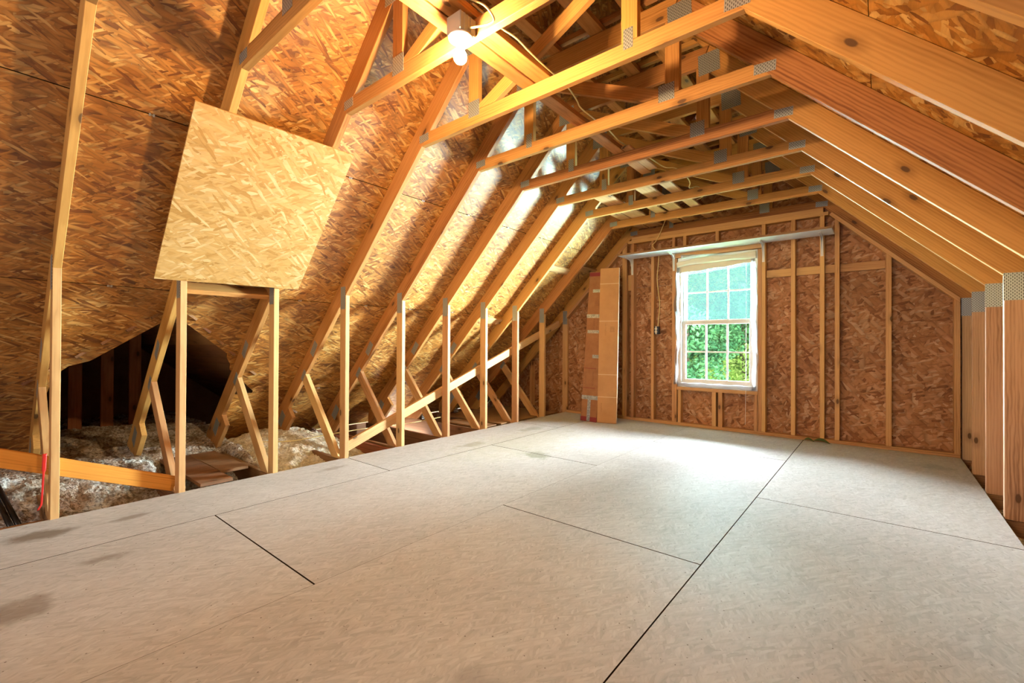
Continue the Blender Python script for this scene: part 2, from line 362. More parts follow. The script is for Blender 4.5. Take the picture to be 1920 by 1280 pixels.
def tube_mesh(name, pts, r, seg=8):
    bm = bmesh.new(); rings = []; P = [Vector(p) for p in pts]
    for i, p in enumerate(P):
        t = (P[min(i + 1, len(P) - 1)] - P[max(i - 1, 0)]).normalized()
        u = t.cross(Vector((0, 0, 1)));  u = u.normalized() if u.length > 1e-3 else Vector((1, 0, 0))
        v = t.cross(u).normalized()
        rings.append([bm.verts.new(p + (u * math.cos(k * 2 * math.pi / seg) + v * math.sin(k * 2 * math.pi / seg)) * r) for k in range(seg)])
    for a, b in zip(rings, rings[1:]):
        for k in range(seg): bm.faces.new((a[k], a[(k + 1) % seg], b[(k + 1) % seg], b[k]))
    bm.faces.new(rings[0]); bm.faces.new(rings[-1][::-1]); bmesh.ops.recalc_face_normals(bm, faces=bm.faces)
    for f in bm.faces: f.smooth = True
    me = bpy.data.meshes.new(name); bm.to_mesh(me); bm.free(); return me
def smooth_path(pts, n=6):
    P = [Vector(p) for p in pts]; out = []
    for i in range(len(P) - 1):
        p0, p1, p2, p3 = P[max(i - 1, 0)], P[i], P[i + 1], P[min(i + 2, len(P) - 1)]
        for k in range(n):
            t = k / n
            out.append(0.5 * ((2 * p1) + (p2 - p0) * t + (2 * p0 - 5 * p1 + 4 * p2 - p3) * t * t + (3 * p1 - p0 - 3 * p2 + p3) * t ** 3))
    out.append(P[-1]); return out
def lathe_mesh(name, prof, seg=32):
    bm = bmesh.new(); rings = []
    for r, z in prof: rings.append([bm.verts.new((r * math.cos(k * 2 * math.pi / seg), r * math.sin(k * 2 * math.pi / seg), z)) for k in range(seg)])
    for a, b in zip(rings, rings[1:]):
        for k in range(seg): bm.faces.new((a[k], a[(k + 1) % seg], b[(k + 1) % seg], b[k]))
    bm.faces.new(rings[0]); bm.faces.new(rings[-1][::-1]); bmesh.ops.recalc_face_normals(bm, faces=bm.faces)
    for f in bm.faces: f.smooth = len(f.verts) == 4
    me = bpy.data.meshes.new(name); bm.to_mesh(me); bm.free(); return me
def clip(poly, a, b, c):
    """keep a*x + b*z <= c"""
    out = []
    for i, p in enumerate(poly):
        q = poly[(i + 1) % len(poly)]; dp = a * p[0] + b * p[1] - c; dq = a * q[0] + b * q[1] - c
        if dp <= 0: out.append(p)
        if dp * dq < 0: t = dp / (dp - dq); out.append((p[0] + (q[0] - p[0]) * t, p[1] + (q[1] - p[1]) * t))
    return out

def dark_edges(me, face_mat):
    """sawn edges of a sheet are dark, its broad faces carry the strand board"""
    me.materials.append(M[face_mat]); me.materials.append(M['sawn_edge'])
    for p in me.polygons: p.material_index = 0 if abs(p.normal.z) > 0.9 else 1
    return me
# ------------------------------------------------------------------ dimensions
CX = -1.55                         # ridge line
XL, XR = -3.675, 0.570             # room faces of the knee walls
S, Y10 = 0.6096, 5.802             # truss spacing, gable truss
YK = lambda k: Y10 - (10 - k) * S
CB, CS = 5.125, 5.323              # left rafter underside / sheathing: z = C + x
YW, YO = 5.750, 5.842              # gable stud faces / gable sheathing
Y_REAR = -3.4
mir = lambda P: [(2 * CX - x, z) for x, z in P][::-1]

# ------------------------------------------------------------------ floor
floor = tag(empty('floor', (CX, 2.0, 0)), 'worn grey-beige strand board attic floor', kind='structure')
rows = [(-3.690, -3.043, [Y_REAR, -0.27, 2.17, 4.61, 5.84]), (-3.043, -1.850, [Y_REAR, -1.49, 0.945, 3.385, 5.84]),
        (-1.850, -0.645, [Y_REAR, -0.27, 2.172, 4.61, 5.84]), (-0.645, 0.566, [Y_REAR, -1.49, 0.93, 3.373, 5.84])]
for x0, x1, ys in rows:
    for y0, y1 in zip(ys, ys[1:]):
        g = 0.0028; e = 0.0036
        lo, hi = (0.0008 if abs(v + 1.85) < 0.01 else g for v in (x0, x1))   # the tight tongue-and-groove joint
        pts = [(-(y1 - y0) / 2 + e, -(x1 - x0) / 2 + hi), ((y1 - y0) / 2 - e, -(x1 - x0) / 2 + hi), ((y1 - y0) / 2 - e, (x1 - x0) / 2 - lo), (-(y1 - y0) / 2 + e, (x1 - x0) / 2 - lo)]
        me = dark_edges(poly_mesh('floor_panel', pts, 0.018), 'osb_floor')
        link('floor_panel', me, 'osb_floor', floor, mtx=frame(Vector(((x0 + x1) / 2, (y0 + y1) / 2, 0)) - floor.location, (0, 1, 0), (-1, 0, 0), (0, 0, 1)))
deck = link('eave_deck', box_mesh(8.4, 9.4, 0.02), 'dark_deck', None, (-1.7, 1.25, -0.275))
tag(deck, 'dark ceiling boards below the joists in the eaves', kind='structure')

# ------------------------------------------------------------------ roof sheathing
def left_frame(y, x): return frame((x, y, CS + x), (0, 1, 0), (1 / R2, 0, 1 / R2), (1 / R2, 0, -1 / R2))
def right_frame(y, x): return frame((x, y, CS + (2 * CX - x)), (0, -1, 0), (-1 / R2, 0, 1 / R2), (-1 / R2, 0, -1 / R2))
roof_l = tag(empty('ceiling_left', (-3.5, 2.0, 1.8)), 'strand board roof sheathing on the left slope', kind='structure')
roof_r = tag(empty('ceiling_right', (0.4, 2.0, 1.8)), 'strand board roof sheathing on the right slope', kind='structure')
XROWS = [-5.36, -4.795, -3.930, -3.065, -2.200, CX]
JOINTS = {0: [Y_REAR, -0.9, 0.355], 1: [Y_REAR, -2.1, 0.335, 2.77, 5.21, YO], 2: [Y_REAR, -0.88, 1.553, 3.99, YO], 3: [Y_REAR, -2.1, 0.335, 2.77, 5.21, YO], 4: [Y_REAR, -0.88, 1.553, 3.99, YO]}
HOLE = [(0.36, -4.795), (0.40, -4.545), (0.47, -4.475), (0.58, -4.438), (0.93, -4.155), (1.00, -4.095), (1.07, -4.145), (1.445, -4.395), (1.455, -4.43), (1.50, -4.49), (1.515, -4.54), (1.80, -4.775), (1.80, -4.795)]
for r in range(5):
    x0, x1 = XROWS[r], XROWS[r + 1]; ys = JOINTS[r] if r else [Y_REAR, -0.9, 0.36]
    spans = list(zip(ys, ys[1:])) + ([(1.545, 3.99), (3.99, YO)] if r == 0 else [])
    for y0, y1 in spans:
        g = 0.0026; yc, xc = (y0 + y1) / 2, (x0 + x1) / 2
        out = [(y0 + g, x0 + g / R2)]
        if r == 1 and abs(y0 - 0.335) < 1e-6: out += [(a, max(b, x0 + g / R2)) for a, b in HOLE]
        out += [(y1 - g, x0 + g / R2), (y1 - g, x1 - g / R2), (y0 + g, x1 - g / R2)]
        me = dark_edges(poly_mesh('roof_panel', [(a - yc, (b - xc) * R2) for a, b in out], 0.012), 'osb_roof')
        m = left_frame(yc, xc); m.translation -= roof_l.location
        link('sheathing_panel', me, 'osb_roof', roof_l, mtx=m)
        # right slope, full rows
    ys = JOINTS[r] if r else [Y_REAR, -0.9, 1.553, 3.99, YO]
    for y0, y1 in zip(ys, ys[1:]):
        L, W = y1 - y0 - 0.0036, (x1 - x0) * R2 - 0.0036
        me = dark_edges(poly_mesh('roof_panel', [(-L / 2, -W / 2), (L / 2, -W / 2), (L / 2, W / 2), (-L / 2, W / 2)], 0.012), 'osb_roof_right')
        m = right_frame((y0 + y1) / 2, 2 * CX - (x0 + x1) / 2); m.translation -= roof_r.location
        link('sheathing_panel', me, 'osb_roof_right', roof_r, mtx=m)
# roofing underlay above, so that joints stay dark
for nm, sgn in (('ceiling_left', -1), ('ceiling_right', 1)):
    par = roof_l if sgn < 0 else roof_r
    pts = [(Y_REAR, -3.81 * R2), (YO, -3.81 * R2), (YO, 0.02), (Y_REAR, 0.02)]
    if sgn < 0: pts = [(Y_REAR, -3.81 * R2)] + [(0.31, -3.81 * R2), (0.31, (-4.40 - CX) * R2), (1.0, (-4.0 - CX) * R2), (1.86, (-4.70 - CX) * R2), (1.86, -3.81 * R2)] + pts[1:]
    if sgn < 0: m = left_frame(0, CX)
    else: m = right_frame(0, CX); pts = [(-a, b) for a, b in pts][::-1]
    n = m.to_3x3() @ Vector((0, 0, 1)); m.translation += -n * 0.020 - par.location
    link('roofing_felt', poly_mesh('felt', pts, 0.01), 'black', par, mtx=m)
# clips between sheets and nail points through the sheathing
def clip_mesh():
    bm = bmesh.new()
    for dx, dy, dz, cx, cy, cz in ((0.026, 0.004, 0.006, 0, 0, 0.004), (0.008, 0.016, 0.002, -0.009, 0, 0.004), (0.008, 0.016, 0.002, 0.009, 0, 0.004)):
        r = bmesh.ops.create_cube(bm, size=1.0)
        for v in r['verts']: v.co = Vector((v.co.x * dx + cx, v.co.y * dy + cy, v.co.z * dz + cz))
    me = bpy.data.meshes.new('panel_clip'); bm.to_mesh(me); bm.free(); return me
CLIP = clip_mesh()
for x in XROWS[1:4]:
    for k in range(0, 9):
        y = YK(k) + 0.33 + random.uniform(-0.05, 0.05)
        if x < -4.7 and 0.3 < y < 1.9: continue
        m = left_frame(y, x); m.translation -= roof_l.location; link('panel_clip', CLIP, 'steel', roof_l, mtx=m)
def nail_field(par, fr, n, skip=False):
    bm = bmesh.new()
    for _ in range(n):
        y = random.uniform(0.0, 5.7); x = random.uniform(-5.1, CX - 0.1)
        if skip and x < -4.05 and 0.3 < y < 1.9: continue
        m = fr(y, x if skip else 2 * CX - x); h = random.uniform(0.008, 0.02); r = 0.0022
        t = m @ Vector((random.uniform(-0.006, 0.006), random.uniform(-0.006, 0.006), h))
        b = [m @ Vector((r * math.cos(a), r * math.sin(a), -0.004)) for a in (0, 2.1, 4.2)]
        vs = [bm.verts.new(p - par.location) for p in b] + [bm.verts.new(t - par.location)]
        for i in range(3): bm.faces.new((vs[i], vs[(i + 1) % 3], vs[3]))
    me = bpy.data.meshes.new('nail_points'); bm.to_mesh(me); bm.free()
    o = link('nail_points', me, 'nail', par); o['kind'] = 'stuff'
nail_field(roof_l, left_frame, 700, True); nail_field(roof_r, right_frame, 260)

# ------------------------------------------------------------------ gable wall with the window
wall = tag(empty('wall_back', (CX, YO, 0)), 'strand board gable wall with bare wooden studs around the window', kind='structure')
WX0, WX1, WZ0, WZ1 = -2.005, -1.090, 0.490, 2.125
cols = [-5.4, -3.85, -2.63, WX0, WX1, 0.06, 2.3]
for i in range(6):
    for z0, z1 in ((-0.27, 1.80), (1.80, 3.80)):
        x0, x1 = cols[i], cols[i + 1]; rect = [(x0, z0), (x1, z0), (x1, z1), (x0, z1)]
        pieces = [rect]
        if i == 3: pieces = [[(x0, z0), (x1, z0), (x1, WZ0), (x0, WZ0)]] if z0 < 1 else [[(x0, WZ1), (x1, WZ1), (x1, z1), (x0, z1)]]
        for p in pieces:
            p = clip(clip(p, -1, 1, CS), 1, 1, CS + 2 * CX)
            if len(p) < 3: continue
            cx = sum(q[0] for q in p) / len(p); cz = sum(q[1] for q in p) / len(p)
            q = [(cx + (a - cx) * 0.9985, cz + (b - cz) * 0.9985) for a, b in p]
            me = poly_mesh('wall_panel', [(a - cx, b - cz) for a, b in q], 0.012)
            link('wall_panel', me, 'osb_wall', wall, mtx=frame(Vector((cx, YO, cz)) - wall.location, (1, 0, 0), (0, 0, 1), (0, -1, 0)))
sid = [(-5.4, -3.3), (WX0, -3.3), (WX0, 3.9), (CX, 3.9), (-5.4, 0.0)]
for pts in (clip([(-5.6, -3.2), (WX0, -3.2), (WX0, 3.8), (-5.6, 3.8)], -1, 1, CS), clip([(WX1, -3.2), (2.5, -3.2), (2.5, 3.8), (WX1, 3.8)], 1, 1, CS + 2 * CX),
            [(WX0, -3.2), (WX1, -3.2), (WX1, WZ0), (WX0, WZ0)], clip(clip([(WX0, WZ1), (WX1, WZ1), (WX1, 3.8), (WX0, 3.8)], -1, 1, CS), 1, 1, CS + 2 * CX)):
    link('siding', poly_mesh('siding', [(a, b) for a, b in pts], 0.02), 'vinyl', wall, mtx=frame(Vector((0, YO + 0.014, 0)) - wall.location, (1, 0, 0), (0, 0, 1), (0, -1, 0)))
TOPZ = 2.392
def stud(x0, x1, z0=0.038, z1=None, y0=YW):
    zt = lambda x: min(TOPZ, 5.068 + x, 1.972 - x)
    if z1 is not None: pts = [(x0, z0), (x1, z0), (x1, z1), (x0, z1)]
    else: pts = [(x0, z0), (x1, z0), (x1, zt(x1)), (x0, zt(x0))]
    return prism_xz('stud', pts, y0, YO - 0.001 - y0, 'lumber_wall', wall, math.pi / 2, bev=0.0015)
for x0, x1 in ((-2.756, -2.718), (-2.716, -2.690), (-2.628, -2.588), (-2.346, -2.310), (-2.068, -2.032), (-1.048, -1.010), (-0.762, -0.722), (-0.500, -0.460), (-0.371, -0.331), (0.038, 0.082), (0.519, 0.561), (-4.35, -4.312), (-3.2, -3.162)): stud(x0, x1)
stud(-2.031, WX0 - 0.002, z1=2.120); stud(WX1 + 0.002, -1.049, z1=2.120)
for x0, x1 in ((-1.993, -1.957), (-1.583, -1.537), (-1.512, -1.466), (-1.128, -1.092)): stud(x0, x1, 0.038, 0.448)
for x0, x1 in ((-1.93, -1.892), (-1.545, -1.507)): stud(x0, x1, 2.245, TOPZ)
stud(-2.690, -2.632, 1.76, 1.975, YW + 0.045)
block('sill_plate', (-3.66, YW, 0.0), (0.561, YO - 0.001, 0.037), 'lumber_wall', wall)
block('rough_sill', (WX0, YW, 0.449), (WX1, YO - 0.001, 0.488), 'lumber_wall', wall)
block('header', (-2.03, YW, 2.130), (-1.050, YW + 0.044, 2.242), 'lumber_wall', wall)
block('header', (-2.03, YW + 0.046, 2.130), (-1.050, YO - 0.001, 2.242), 'lumber_wall', wall)
block('top_plate', (-2.675, YW, TOPZ + 0.001), (-0.425, YO - 0.001, TOPZ + 0.038), 'lumber_wall', wall)
block('top_plate', (-2.63, YW + 0.012, TOPZ + 0.039), (-0.47, YO - 0.004, 2.482), 'lumber_wall', wall)
for pts, an in (([(-0.42, TOPZ), (0.561, 1.411), (0.561, 1.462), (-0.395, 2.418)], -math.pi / 4),):
    prism_xz('raking_plate', pts, YW, YO - 0.001 - YW, 'lumber_wall', wall, an)
    prism_xz('raking_plate', [(2 * CX - x, z) for x, z in pts][::-1], YW, YO - 0.001 - YW, 'lumber_wall', wall, -an)
for x0, x1 in ((-1.008, -0.764), (-0.720, -0.502), (-0.458, -0.373), (-0.329, 0.036)):
    block('nogging', (x0, YW + 0.052, 1.788), (x1, YO - 0.001, 1.872), 'lumber_pale', wall)

# window
win = tag(empty('window_1', (-1.547, YO, WZ0)), 'white double-hung window with six panes in each sash', kind='structure')
def wbox(name, x0, x1, z0, z1, y0, y1, mat='vinyl', par=win, bev=0.003): return block(name, (x0, y0, z0), (x1, y1, z1), mat, par, bev)
wbox('window_frame', WX0 + 0.002, WX0 + 0.048, WZ0, WZ1 - 0.002, 5.768, 5.90); wbox('window_frame', WX1 - 0.048, WX1 - 0.002, WZ0, WZ1 - 0.002, 5.768, 5.90)
wbox('window_frame', WX0 + 0.048, WX1 - 0.048, WZ0, WZ0 + 0.050, 5.768, 5.90); wbox('window_frame', WX0 + 0.048, WX1 - 0.048, WZ1 - 0.05, WZ1 - 0.002, 5.768, 5.90)
def sash(z0, z1, y, glass):
    x0, x1 = WX0 + 0.05, WX1 - 0.05; f = 0.043; rb = 0.05
    s = empty('sash', (0, 0, 0)); s.parent = win; s.location = Vector((CX, y, z0)) - win.location
    def sb(n, a0, a1, b0, b1, ya, yb, mat='vinyl', bev=0.003):
        c = Vector(((a0 + a1) / 2, (ya + yb) / 2, (b0 + b1) / 2)) - Vector((CX, y, z0))
        return link(n, box_mesh(a1 - a0, yb - ya, b1 - b0, bev), mat, s, c)
    sb('stile', x0, x0 + f, z0, z1, y, y + 0.035); sb('stile', x1 - f, x1, z0, z1, y, y + 0.035)
    sb('rail', x0 + f, x1 - f, z0, z0 + rb, y, y + 0.035); sb('rail', x0 + f, x1 - f, z1 - rb, z1, y, y + 0.035)
    gx0, gx1, gz0, gz1 = x0 + f, x1 - f, z0 + rb, z1 - rb
    nx = [gx0 + (gx1 - gx0) * i / 3 for i in range(4)]; nz = [gz0, (gz0 + gz1) / 2, gz1]; h = 0.009
    for x in nx[1:3]: sb('muntin', x - h, x + h, gz0, gz1, y + 0.009, y + 0.026, bev=0.002)
    for i in range(3): sb('muntin', nx[i] + (h if i else 0), nx[i + 1] - (h if i < 2 else 0), nz[1] - h, nz[1] + h, y + 0.009, y + 0.026, bev=0.002)
    for i in range(3):
        for j in range(2): sb('pane', nx[i] + (h if i else 0), nx[i + 1] - (h if i < 2 else 0), nz[j] + (h if j else 0), nz[j + 1] - (0 if j else h), y + 0.016, y + 0.019, glass, 0.0)
sash(WZ0 + 0.052, 1.325, 5.800, 'glass'); sash(1.285, WZ1 - 0.052, 5.842, 'glass_hazy')
# rolled shade and torn plastic film around the frame
def sheet(name, f, nu, nv, mat, parent=None, thick=0.0):
    vs = [f(i / nu, j / nv) for j in range(nv + 1) for i in range(nu + 1)]
    fs = [(j * (nu + 1) + i, j * (nu + 1) + i + 1, (j + 1) * (nu + 1) + i + 1, (j + 1) * (nu + 1) + i) for j in range(nv) for i in range(nu)]
    me = bpy.data.meshes.new(name); me.from_pydata([tuple(v) for v in vs], [], fs); me.update()
    for p in me.polygons: p.use_smooth = True
    o = link(name, me, mat, parent)
    if thick: md = o.modifiers.new('thickness', 'SOLIDIFY'); md.thickness = thick; md.offset = 0
    return o
def roll_f(u, v):
    x = WX0 + 0.012 + u * (WX1 - WX0 - 0.024); a = v * 2 * math.pi
    sag = -0.035 * (1 - u) + 0.012 * math.sin(u * 5); r = 0.030 + 0.004 * math.sin(u * 11 + a * 2)
    return (x, 5.735 + r * math.cos(a), 2.070 + sag + r * 1.25 * math.sin(a))
shade = empty('roller_shade', (CX, 5.735, 2.03)); tag(shade, 'cream roller shade rolled up crookedly at the top of the window', 'window shade')
def rel(o, par): o.location -= par.location; o.parent = par; return o
rel(sheet('shade_roll', roll_f, 30, 16, 'shade'), shade)
def hang_f(u, v):
    x = WX0 + 0.03 + u * (WX1 - WX0 - 0.06); sag = -0.035 * (1 - u)
    return (x, 5.758 + 0.006 * math.sin(u * 9 + v * 3), 2.06 + sag - v * (0.10 - 0.02 * u) + 0.004 * math.sin(u * 17))
rel(sheet('shade_hem', hang_f, 30, 6, 'shade', thick=0.003), shade)
rel(link('pull_cord', tube_mesh('pull_cord', [(-1.205, 5.745, 2.0), (-1.205, 5.742, 1.2), (-1.207, 5.744, 0.6), (-1.212, 5.735, 0.1)], 0.0022, 6), 'vinyl'), shade)
film = empty('plastic_film', (CX, 5.74, 1.3)); tag(film, 'torn clear plastic film hanging around the window frame', 'plastic film')
def strip(x0, w, z0, z1, ph, y=5.742):
    def f(u, v):
        z = z0 + v * (z1 - z0); wob = 0.012 * math.sin(z * 7 + ph) + 0.008 * math.sin(z * 19 + ph * 2)
        return (x0 + wob + u * (w + 0.012 * math.sin(z * 5 + ph)), y + 0.006 * math.sin(u * 6 + z * 11 + ph), z)
    return f
rel(sheet('film_strip', strip(WX0 - 0.022, 0.05, 0.52, 2.06, 0.4), 4, 44, 'film', thick=0.001), film)
rel(sheet('film_strip', strip(WX1 - 0.055, 0.05, 0.50, 2.09, 2.0), 4, 44, 'film', thick=0.001), film)
rel(sheet('film_strip', lambda u, v: (WX0 + 0.01 + u * (WX1 - WX0 - 0.02), 5.742 + 0.006 * math.sin(u * 21), WZ0 + 0.008 + v * 0.05 + 0.006 * math.sin(u * 26)), 40, 4, 'film', thick=0.001), film)
rel(sheet('film_strip', lambda u, v: (WX0 + 0.05 + u * 0.62, 5.742 + 0.003 * math.sin(u * 21), 2.10 + v * 0.058 * (1 - u) + 0.006 * u), 20, 4, 'film', thick=0.001), film)

# ------------------------------------------------------------------ rear wall behind the camera
rear = tag(empty('wall_front', (CX, Y_REAR, 0)), 'rear gable wall of strand board behind the viewer', kind='structure')
for p in ([(-5.4, -0.27), (-2.1, -0.27), (-2.1, 3.8), (-5.4, 3.8)], [(-0.5, -0.27), (2.3, -0.27), (2.3, 3.8), (-0.5, 3.8)], [(-2.1, -0.27), (-0.5, -0.27), (-0.5, 0.65), (-2.1, 0.65)], [(-2.1, 2.35), (-0.5, 2.35), (-0.5, 3.8), (-2.1, 3.8)]):
    p = clip(clip(p, -1, 1, CS), 1, 1, CS + 2 * CX)
    link('wall_panel', poly_mesh('rear_panel', p, 0.02), 'osb_wall', rear, mtx=frame(Vector((0, Y_REAR, 0)) - rear.location, (1, 0, 0), (0, 0, 1), (0, -1, 0)))

# ------------------------------------------------------------------ trusses
PROF = {
 'rafter_l': ([(-5.20, CB - 5.20), (-2.097, 3.028), (-2.155, CS - 2.155 - 0.002), (-5.20, CS - 5.20 - 0.002)], math.pi / 4),
 'collar': ([(-2.640, 2.485), (-0.460, 2.485), (-0.549, 2.573), (-2.551, 2.573)], 0.0),
 'flat': ([(-2.093, 3.030), (-1.007, 3.030), (-0.951, 3.166), (-2.149, 3.166)], 0.0),
 'cap': ([(-2.075, 3.214), (-1.025, 3.214), (-1.06, 3.255), (-2.04, 3.255)], 0.0),
 'stud_l': ([(XL - 0.089, -0.02), (XL, -0.02), (XL, CB + XL - 0.002), (XL - 0.089, CB + XL - 0.091)], math.pi / 2),
 'post_l': ([(-2.150, 2.575), (-2.061, 2.575), (-2.061, 3.028), (-2.099, 3.026), (-2.150, 2.973)], math.pi / 2),
 'diag': ([(-1.920, 2.575), (-1.042, 2.984), (-1.042, 3.028), (-1.150, 3.028), (-2.059, 2.605), (-2.059, 2.575)], math.atan(0.466)),
 'web': ([(-3.900, -0.02), (-3.768, -0.02), (-4.409, 0.714), (-4.478, 0.645)], math.atan2(1.12, -1)),
 'heel': ([(-5.15, -0.028), (-4.780, 0.343), (-4.690, 0.253), (-4.96, -0.022)], math.pi / 4),
 'caprafter': ([(-2.152, 3.169), (-1.552, 3.769), (-1.552, 3.643), (-1.985, 3.256), (-2.04, 3.256), (-2.077, 3.212), (-2.11, 3.169)], math.pi / 4),
}
T = 0.038
def member(name, key, tr, y, mat, mirror=False):
    pts, an = PROF[key]
    if mirror: pts, an = mir(pts), -an
    return prism_xz(name, pts, y, T, mat, tr, an, key=(key, mirror))
def plate(tr, y, x, z, w, h, ang=0.0, skew=0.0):
    me = box_mesh(w, 0.0016, h)
    o = link('gusset_plate', me, 'plate', tr, Vector((x, y - 0.0009, z)) - tr.location); o.rotation_euler = (0, -ang, 0)
    return o
order = {9: 'nearest to the gable window wall', 8: 'second from the gable window wall', 7: 'third from the gable window wall', 6: 'fourth from the gable window wall',
         5: 'fifth from the gable window wall', 4: 'just beyond the lit bulb, its collar fully in view', 3: 'carrying the lit bare bulb on its collar tie', 2: 'passing behind the left half of the loose panel', 1: 'nearest of all, its stud beside the red strap', 10: 'flush against the gable window wall'}
for k in range(1, 11):
    y = YK(k); tr = empty('roof_truss', (CX, y, 0))
    tag(tr, 'wooden attic roof truss ' + order[k], 'roof truss', 'attic roof trusses')
    pale = 'lumber_pale' if k < 6 else 'lumber'
    member('rafter', 'rafter_l', tr, y, 'lumber'); member('rafter', 'rafter_l', tr, y, 'lumber', True)
    member('collar_tie', 'collar', tr, y, 'lumber'); member('upper_chord', 'flat', tr, y, 'lumber')
    member('knee_stud', 'stud_l', tr, y, 'lumber_pale'); member('knee_stud', 'stud_l', tr, y, 'lumber_tan', True)
    member('post', 'post_l', tr, y, 'lumber'); member('post', 'post_l', tr, y, 'lumber', True)
    if k < 10:
        member('diagonal_web', 'diag', tr, y, 'lumber', k > 4)
        member('knee_web', 'web', tr, y, 'lumber_pale'); member('heel_block', 'heel', tr, y, 'lumber')
        member('cap_chord', 'cap', tr, y, 'lumber'); member('cap_rafter', 'caprafter', tr, y, 'lumber'); member('cap_rafter', 'caprafter', tr, y, 'lumber', True)
        prism_xz('bottom_chord', [(-5.25, -0.262), (2.15, -0.262), (2.15, -0.0235), (-5.25, -0.0235)], y, T, 'lumber_old', tr, 0.0, key='chord')
    plate(tr, y, XL - 0.044, 1.425, 0.074, 0.20); plate(tr, y, XR + 0.0445, 1.378, 0.086, 0.165)
    plate(tr, y, -2.612, 2.540, 0.10, 0.055, 0.05); plate(tr, y, -0.488, 2.532, 0.107, 0.056, -0.05)
    wl_, wr_ = ((0.10, 0.052), (0.052, 0.10))[k > 4]
    plate(tr, y, -2.100, 2.590, wl_, 0.105); plate(tr, y, -1.000 - (0.03 if k > 4 else 0), 2.588, wr_, 0.105)
    plate(tr, y, -0.950, 3.040, 0.146, 0.15, 0.04); plate(tr, y, -2.150, 3.040, 0.146, 0.15, -0.04)
    if k < 10:
        plate(tr, y, -4.243, 0.965, 0.07, 0.15, -math.pi / 5); plate(tr, y, -4.45, 0.70, 0.05, 0.12, -math.pi / 5); plate(tr, y, -4.93, 0.215, 0.09, 0.17, -math.pi / 5)
# ------------------------------------------------------------------ loose lumber on and between the trusses
def lone(name, lo, hi, mat, label, cat='board', group=None, axis='y', bev=0.002):
    o = block(name, lo, hi, mat, None, bev, axis); tag(o, label, cat, group); return o
lone('lateral_brace', (-1.688, 0.2, 2.5745), (-1.600, 3.92, 2.6125), 'lumber', 'long flat brace board along the collar ties, just left of the bulb box', 'brace')
lone('lateral_brace', (-1.590, 0.2, 2.5745), (-1.487, 2.20, 2.6125), 'lumber', 'wide flat brace board along the collar ties, directly above the bulb box', 'brace')
pl = [((-1.596, 3.30), (-1.522, 3.86), 'short offcut lying across the middle collar ties beside the long brace'), ((-1.66, 4.05), (-1.553, 5.74), 'rightmost of the planks stored over the far collar ties'),
      ((-1.905, 4.05), (-1.752, 5.74), 'second plank from the right of those stored over the far collar ties'), ((-2.058, 4.75), (-1.942, 5.74), 'middle short plank of those stored over the far collar ties'),
      ((-2.368, 4.08), (-2.185, 5.74), 'widest plank of those stored over the far collar ties'), ((-2.515, 4.75), (-2.385, 5.74), 'leftmost of the planks stored over the far collar ties')]
for (x0, y0), (x1, y1), lb in pl: lone('stored_plank', (x0, y0, 2.5745), (x1, y1, 2.5925), 'lumber_pale', lb, 'plank', 'planks stored on the collar ties')
for x0, x1, w in ((-1.905, -1.818, 'left'), (-1.568, -1.468, 'middle'), (-1.285, -1.195, 'right')):
    lone('purlin', (x0, 0.2, 3.1685), (x1, YO - 0.003, 3.2065), 'lumber', w + ' purlin running along the top of the upper truss chords', 'purlin', 'purlins under the ridge')
# long diagonal brace behind the left knee studs, and the orange board at far left
xb = XL - 0.089 - 0.019 - 0.001
o = beam('diagonal_brace', (xb, 2.20, 0.068), (xb, 5.72, 1.335), 0.037, 0.089, 'lumber_orange', None, up=(0, -0.339, 0.941)); o.data = o.data.copy(); o.data.materials.clear(); o.data.materials.append(M['lumber_pale'])
tag(o, 'pale diagonal brace board rising behind the left knee wall studs', 'brace')
o = beam('orange_brace', (xb, -0.75, 0.735), (xb, 0.93, 0.012 + 0.030), 0.037, 0.098, 'lumber_orange', None, up=(0, 0.39, 0.92))
tag(o, 'bright orange brace board sloping down behind the two nearest left studs', 'brace')
def scribble(name, n, w, h, rows_, seed):
    rg = random.Random(seed); bm = bmesh.new()
    for r in range(rows_):
        x = -w / 2
        zc = h / 2 - (r + 0.5) * h / rows_
        while x < w / 2 - 0.003:
            cw = rg.uniform(0.004, 0.011)
            for _ in range(3):
                a = rg.choice((0, 1)); sx, sz = (cw * 0.8, 0.0016) if a else (0.0018, h / rows_ * 0.6)
                cx = x + rg.uniform(0, cw * 0.4) + sx / 2; cz = zc + rg.uniform(-0.25, 0.25) * h / rows_
                if cx + sx / 2 > w / 2: continue
                vs = [bm.verts.new((cx + dx * sx / 2, 0, cz + dz * sz / 2)) for dx, dz in ((-1, -1), (1, -1), (1, 1), (-1, 1))]; bm.faces.new(vs)
            x += cw + 0.002
    me = bpy.data.meshes.new(name); bm.to_mesh(me); bm.free(); return me
th = math.atan2(0.012 + 0.030 - 0.735, 1.68)
st = link('lumber_stamp', scribble('stamp', 0, 0.075, 0.05, 3, 4), 'ink', o)
wm = frame((xb + 0.0192, 0.775, 0.735 + (0.775 + 0.75) * math.tan(th)), (0, math.cos(th), math.sin(th)), (-1, 0, 0), (0, -math.sin(th), math.cos(th)))
st.matrix_local = o.matrix_local.inverted() @ wm
st.data.materials.clear(); st.data.materials.append(M['ink'])
